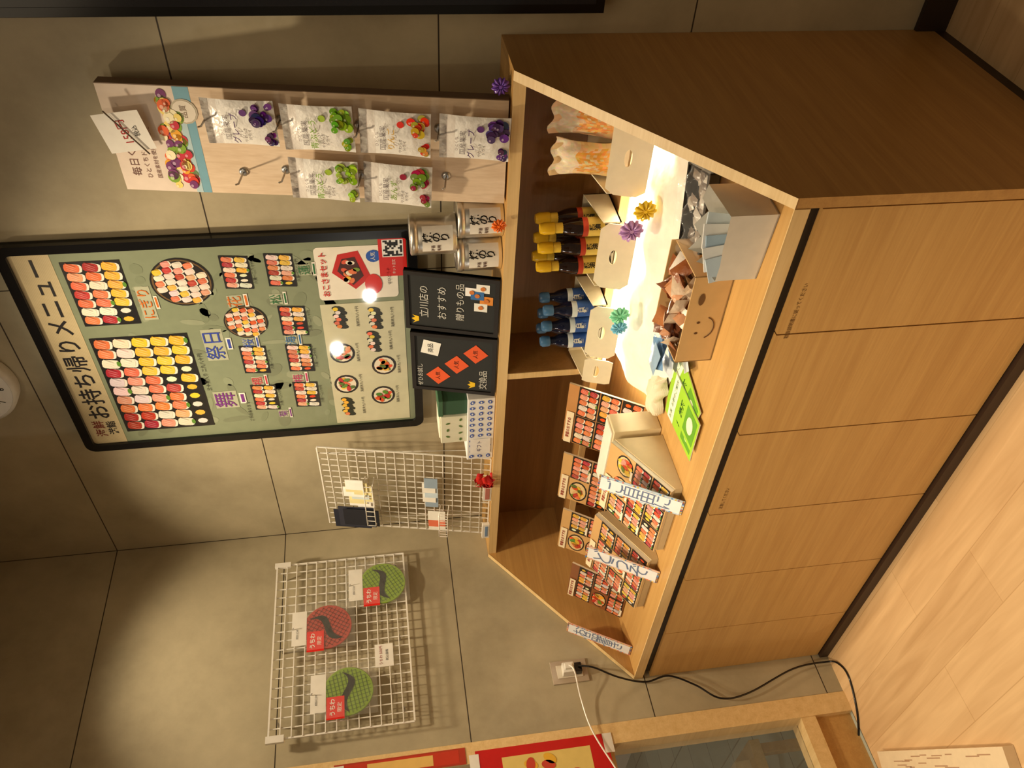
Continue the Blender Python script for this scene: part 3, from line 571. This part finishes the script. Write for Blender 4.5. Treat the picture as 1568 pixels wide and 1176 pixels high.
# kraft smile box with snacks
b=MB(); KR=(206,170,116); b.M=Matrix.Translation((1.468,-.528,.665))@Matrix.Rotation(math.radians(1),4,'Z'); w,d,h=.120,.070,.086
b.box(-w,w,-d,d,0,.003,'matte',KR)
b.box(-w,w,-d,-d+.003,0,h,'matte',KR); b.box(-w,w,d-.003,d,0,h+.01,'matte',KR); b.box(-w,-w+.003,-d,d,0,h,'matte',KR); b.box(w-.003,w,-d,d,0,h,'matte',KR)
for i in range(50):
    M0=b.M.copy(); b.M=M0@Matrix.Translation((random.uniform(-.09,.09),random.uniform(-.045,.045),random.uniform(.06,.098)))@Matrix.Rotation(random.random()*6,4,(random.random(),random.random(),random.random()+.1))
    cc=random.choice([(150,88,50),(232,210,184),(206,140,90),(244,238,230),(120,70,44),(216,160,120)])
    b.grid(lambda a,c_:((a-.5)*.046,(c_-.5)*.034,.006*math.sin(3.14*a)*math.sin(3.14*c_)),5,4,'foil',cc); b.grid(lambda a,c_:((.5-a)*.046,(c_-.5)*.034,-.006*math.sin(3.14*a)*math.sin(3.14*c_)),5,4,'foil',cc); b.M=M0
M0=b.M.copy(); b.M=M0@frame((0,-d-.0004,h/2),(1,0,0),(0,0,1))
sm=[(-.02+.030*math.cos(math.radians(a)),-.002+.024*math.sin(math.radians(a)),.001) for a in range(200,345,12)]; b.tube(sm,.0012,'matte',(90,60,36),4)
b.ell(-.034,.012,.003,.004,(90,60,36),2); b.ell(-.004,.012,.003,.004,(90,60,36),2); b.ell(.06,.018,.016,.007,(110,80,50),2)
b.obj('kraft_snack_box')
b=MB()
for i in range(10):
    b.M=Matrix.Translation((1.280+random.uniform(-.045,.015),-.485+random.uniform(-.03,.03),.676+.009*i))@Matrix.Rotation(random.random()*3,4,'Z')@Matrix.Rotation(random.uniform(-.3,.3),4,'X')
    cc=random.choice([(150,180,210),(210,220,230),(110,150,194)]); b.grid(lambda a,c_:((a-.5)*.08,(c_-.5)*.045,.005*math.sin(3.14*a)*math.sin(3.14*c_)),6,5,'foil',cc); b.grid(lambda a,c_:((.5-a)*.08,(c_-.5)*.045,-.005*math.sin(3.14*a)*math.sin(3.14*c_)),6,5,'foil',cc)
b.obj('blue_sachet_pile')
for i,(x,y,r) in enumerate([(1.09,-.545,.10),(1.185,-.53,-.22),(1.14,-.56,.02)]):
    b=MB(); b.M=Matrix.Translation((x,y,.6655+.004*i))@Matrix.Rotation(r,4,'Z'); b.box(-.052,.052,-.10,.10,0,.002,'paper',(238,240,225)); b.M=b.M@Matrix.Translation((0,0,.0024))
    b.rect(-.052,-.10,.052,.10,(156,206,50),0); b.rect(-.052,.04,.052,.08,(240,244,222),1); b.text('お茶のご案内',0,.06,.015,(40,110,40),2); b.rect(-.04,-.09,.04,-.02,(96,160,40),1); b.ell(0,-.055,.025,.02,(230,236,200),2); b.text('緑茶',0,.005,.024,(30,90,30),2,bold=.02); b.obj('green_pamphlet')
# ---------------------------------------------------------------- menu holders
def foodprint(b,w,h,seed):
    random.seed(seed); b.rect(0,0,w,h,random.choice([(214,170,110),(140,84,50),(196,140,84)]),1,'poster')
    rowsets=[[SAL,WHT,SAL,SHR,SAL],[TAM,TAM,SAL,WHT,BLK],[TUN,SAL,SHR,SAL,SAL],[BLK,TAM,SHR,SHR,TAM],[SHR,SAL,WHT,IKU,TUN]]
    nu=max(1,round(w/.10)); nv=max(2,round(h/.070)); cw=w/nu; ch=h*.86/nv
    for i in range(nu):
        for j in range(nv):
            u0=i*cw+.002; v0=j*ch+.002
            if random.random()<.25:
                b.ell(u0+cw*.48,v0+ch*.48,cw*.44,ch*.47,(28,24,24),2,'poster',18); b.ell(u0+cw*.48,v0+ch*.48,cw*.38,ch*.40,(232,204,150),3,'poster',16)
                for k in range(16): b.ell(u0+cw*(.48+random.uniform(-.25,.25)),v0+ch*(.48+random.uniform(-.26,.26)),.012,.008,jit(random.choice([SAL,IKU,TAM,(100,140,50),SHR,TUN])),4+k%4,'poster',8,random.random()*3)
            else:
                tray(b,u0+.002,v0+.004,u0+cw-.006,v0+ch-.005,5,[random.choice(rowsets),random.choice(rowsets)],2,.002)
            if random.random()<.4: b.rect(u0+.01,v0-.001,u0+cw*.5,v0+.006,(244,236,214),8)
    b.rect(.0,h*.88,w*.55,h*.98,(240,224,190),10); b.text('季節のおすすめ',w*.27,h*.93,.013,(150,40,30),11,bold=.02)
def wedge(x0,x1,yf,yb,hf,hb,seed,side):
    b=MB(); z=.665
    b.prism([(yf,z),(yf,z+hf),(yb,z+hb),(yb,z)],'x',x0,x1,'matte',side)
    L=math.hypot(yb-yf,hb-hf); b.M=frame((x0+.004,yf,z+hf+.001),(1,0,0),(0,yb-yf,hb-hf))
    b.box(0,x1-x0-.008,0,L,0,.012,'paper',(240,234,220)); b.M=b.M@Matrix.Translation((0,0,.0125)); foodprint(b,x1-x0-.008,L,seed); b.M=Matrix.Identity(4); b.obj('menu_leaflet_stand')
wedge(.665,.945,-.655,-.47,.02,.135,3,(206,186,146)); wedge(.335,.600,-.645,-.46,.02,.135,4,(206,186,146))
b=MB(); b.box(.70,.955,-.455,-.385,.665,.80,'matte',(222,204,166)); b.box(.71,.945,-.45,-.39,.80,.806,'paper',(240,234,220)); b.obj('leaflet_box',bevel=.002)
for i,(x,w,yb,hh) in enumerate([(.66,.25,-.33,.20),(.42,.22,-.37,.20),(.20,.21,-.42,.19),(.06,.19,-.53,.165)]):
    b=MB(); b.M=lean(x,yb,.669,yb+.12,.669+hh); L=math.hypot(.12,hh); b.box(0,w,0,L,-.006,0,'paper',(236,224,200)); foodprint(b,w,L,20+i); b.obj('menu_booklet')
def sign(x,yb,zb,yt,zt,w,txt,fc):
    b=MB(); L=math.hypot(yt-yb,zt-zb); b.M=lean(x,yb,zb+.002,yt,zt+.002); b.box(0,w,0,L,-.002,0,'paper',fc); 
    rs=random.Random(int(x*100))
    for i in range(110):
        u,v=rs.choice([(rs.random()*w,rs.choice([.003,L-.003])),(rs.choice([.003,w-.003]),rs.random()*L)]); b.ell(min(w-.003,max(.003,u)),min(L-.003,max(.003,v)),.003,.003,rs.choice([(230,120,90),(90,150,210),(240,200,80),(200,200,210)]),1,n=6)
    b.rect(.006,.006,w-.006,L-.006,(240,242,246),2); b.text(txt,w/2,L/2-.0,(L-.02)/len(txt)*1.0,(110,126,160),3,vert=True); b.obj('hand_lettered_sign')
sign(.872,-.690,.665,-.575,.865,.060,'ご自由に',(190,210,230)); sign(.525,-.680,.665,-.565,.855,.060,'どうぞ',(236,200,180)); sign(.040,-.660,.665,-.545,.86,.060,'お品書き',(236,190,170))
random.seed(99)
# ---------------------------------------------------------------- stand / papers near entrance
b=MB(); b.box(-.75,-.35,-1.25,-.85,FZ+.20,FZ+.24,'edge'); 
for x,y in ((-.74,-1.24),(-.39,-1.24),(-.74,-.9),(-.39,-.9)): b.box(x,x+.035,y,y+.035,FZ,FZ+.20,'oak')
b.box(-.7,-.4,-1.2,-.9,FZ+.24,FZ+.30,'paper',(230,215,180)); b.obj('low_wooden_stand',bevel=.002)
b=MB(); b.M=Matrix.Translation((.36,-1.235,FZ+.001))@Matrix.Rotation(math.radians(-20),4,'Z'); b.box(-.30,.30,-.12,.045,0,.03,'paper',(226,204,170))
for i in range(60):
    u=random.uniform(-.28,.2); v=random.uniform(-.11,.035); b.box(u,u+random.uniform(.02,.07),v,v+.003,.03,.0304,'paper',(176,140,110))
b.obj('paper_bundle')
# ---------------------------------------------------------------- unseen lamps added outside to put glare spots on the poster
for x,y,z in [(-3.45,-4.9,1.96),(-2.75,-4.9,1.56)]:
    b=MB(); b.lathe([(.01,-.06),(.045,-.045),(.062,0),(.045,.045),(.012,.06)],(x,y,z),'bulb',W,16); b.lathe([(.02,.058),(.02,.10),(.008,.12)],(x,y,z),'metal',(120,110,90),10); b.tube([(x,y,z+.11),(x,y,2.9)],.004,'gloss',K,6); b.obj('glare_lamp')
# ---------------------------------------------------------------- lights
def spot(name,loc,tgt,e,ang,blend=.7,size=.04,col=(1,.80,.53)):
    l=bpy.data.lights.new(name,'SPOT'); l.energy=e; l.spot_size=math.radians(ang); l.spot_blend=blend; l.shadow_soft_size=size; l.color=col
    o=bpy.data.objects.new(name,l); sc.collection.objects.link(o); o.location=loc; o.rotation_euler=(Vector(tgt)-Vector(loc)).to_track_quat('-Z','Y').to_euler(); return o
spot('ceiling_spot_a',(1.10,-.66,2.88),(1.05,-.42,.7),98,96,.7)
spot('ceiling_spot_b',(.50,-.54,2.88),(.36,-.46,.7),66,88,.7)
spot('ceiling_spot_c',(1.5,-2.1,2.88),(1.05,-.95,0),165,44,.8)
spot('ceiling_spot_e',(1.7,-1.7,2.88),(1.0,-.2,1.6),30,56,.8)
spot('ceiling_spot_d',(1.0,-1.75,2.88),(.85,-1.45,0),46,80)
a=bpy.data.lights.new('ceiling_panel','AREA'); a.energy=23; a.size=2.5; a.color=(1,.80,.54); o=bpy.data.objects.new('ceiling_panel',a); sc.collection.objects.link(o); o.location=(2.2,-2.6,2.85)
w=bpy.data.worlds.new('w'); sc.world=w; w.use_nodes=True; w.node_tree.nodes['Background'].inputs[0].default_value=(1,.76,.48,1); w.node_tree.nodes['Background'].inputs[1].default_value=.10
# ---------------------------------------------------------------- camera
yaw,pit,rol=[math.radians(q) for q in (45.3352,8.2989,-4.2502)]
cy,sy=math.cos(yaw),math.sin(yaw)
F=Vector((-sy*math.cos(pit),cy*math.cos(pit),-math.sin(pit))); R=Vector((cy,sy,0)); U=R.cross(F)
R2=R*math.cos(rol)+U*math.sin(rol); U2=-R*math.sin(rol)+U*math.cos(rol)
cam=bpy.data.cameras.new('camera'); co=bpy.data.objects.new('camera',cam); sc.collection.objects.link(co)
cx=-U2; cyv=R2; cz=-F
co.matrix_world=Matrix(((cx.x,cyv.x,cz.x,2.5991),(cx.y,cyv.y,cz.y,-1.8646),(cx.z,cyv.z,cz.z,1.3870),(0,0,0,1)))
cam.sensor_width=36; cam.sensor_fit='HORIZONTAL'; cam.lens=1245.62/1568*36; cam.clip_start=.02
sc.camera=co
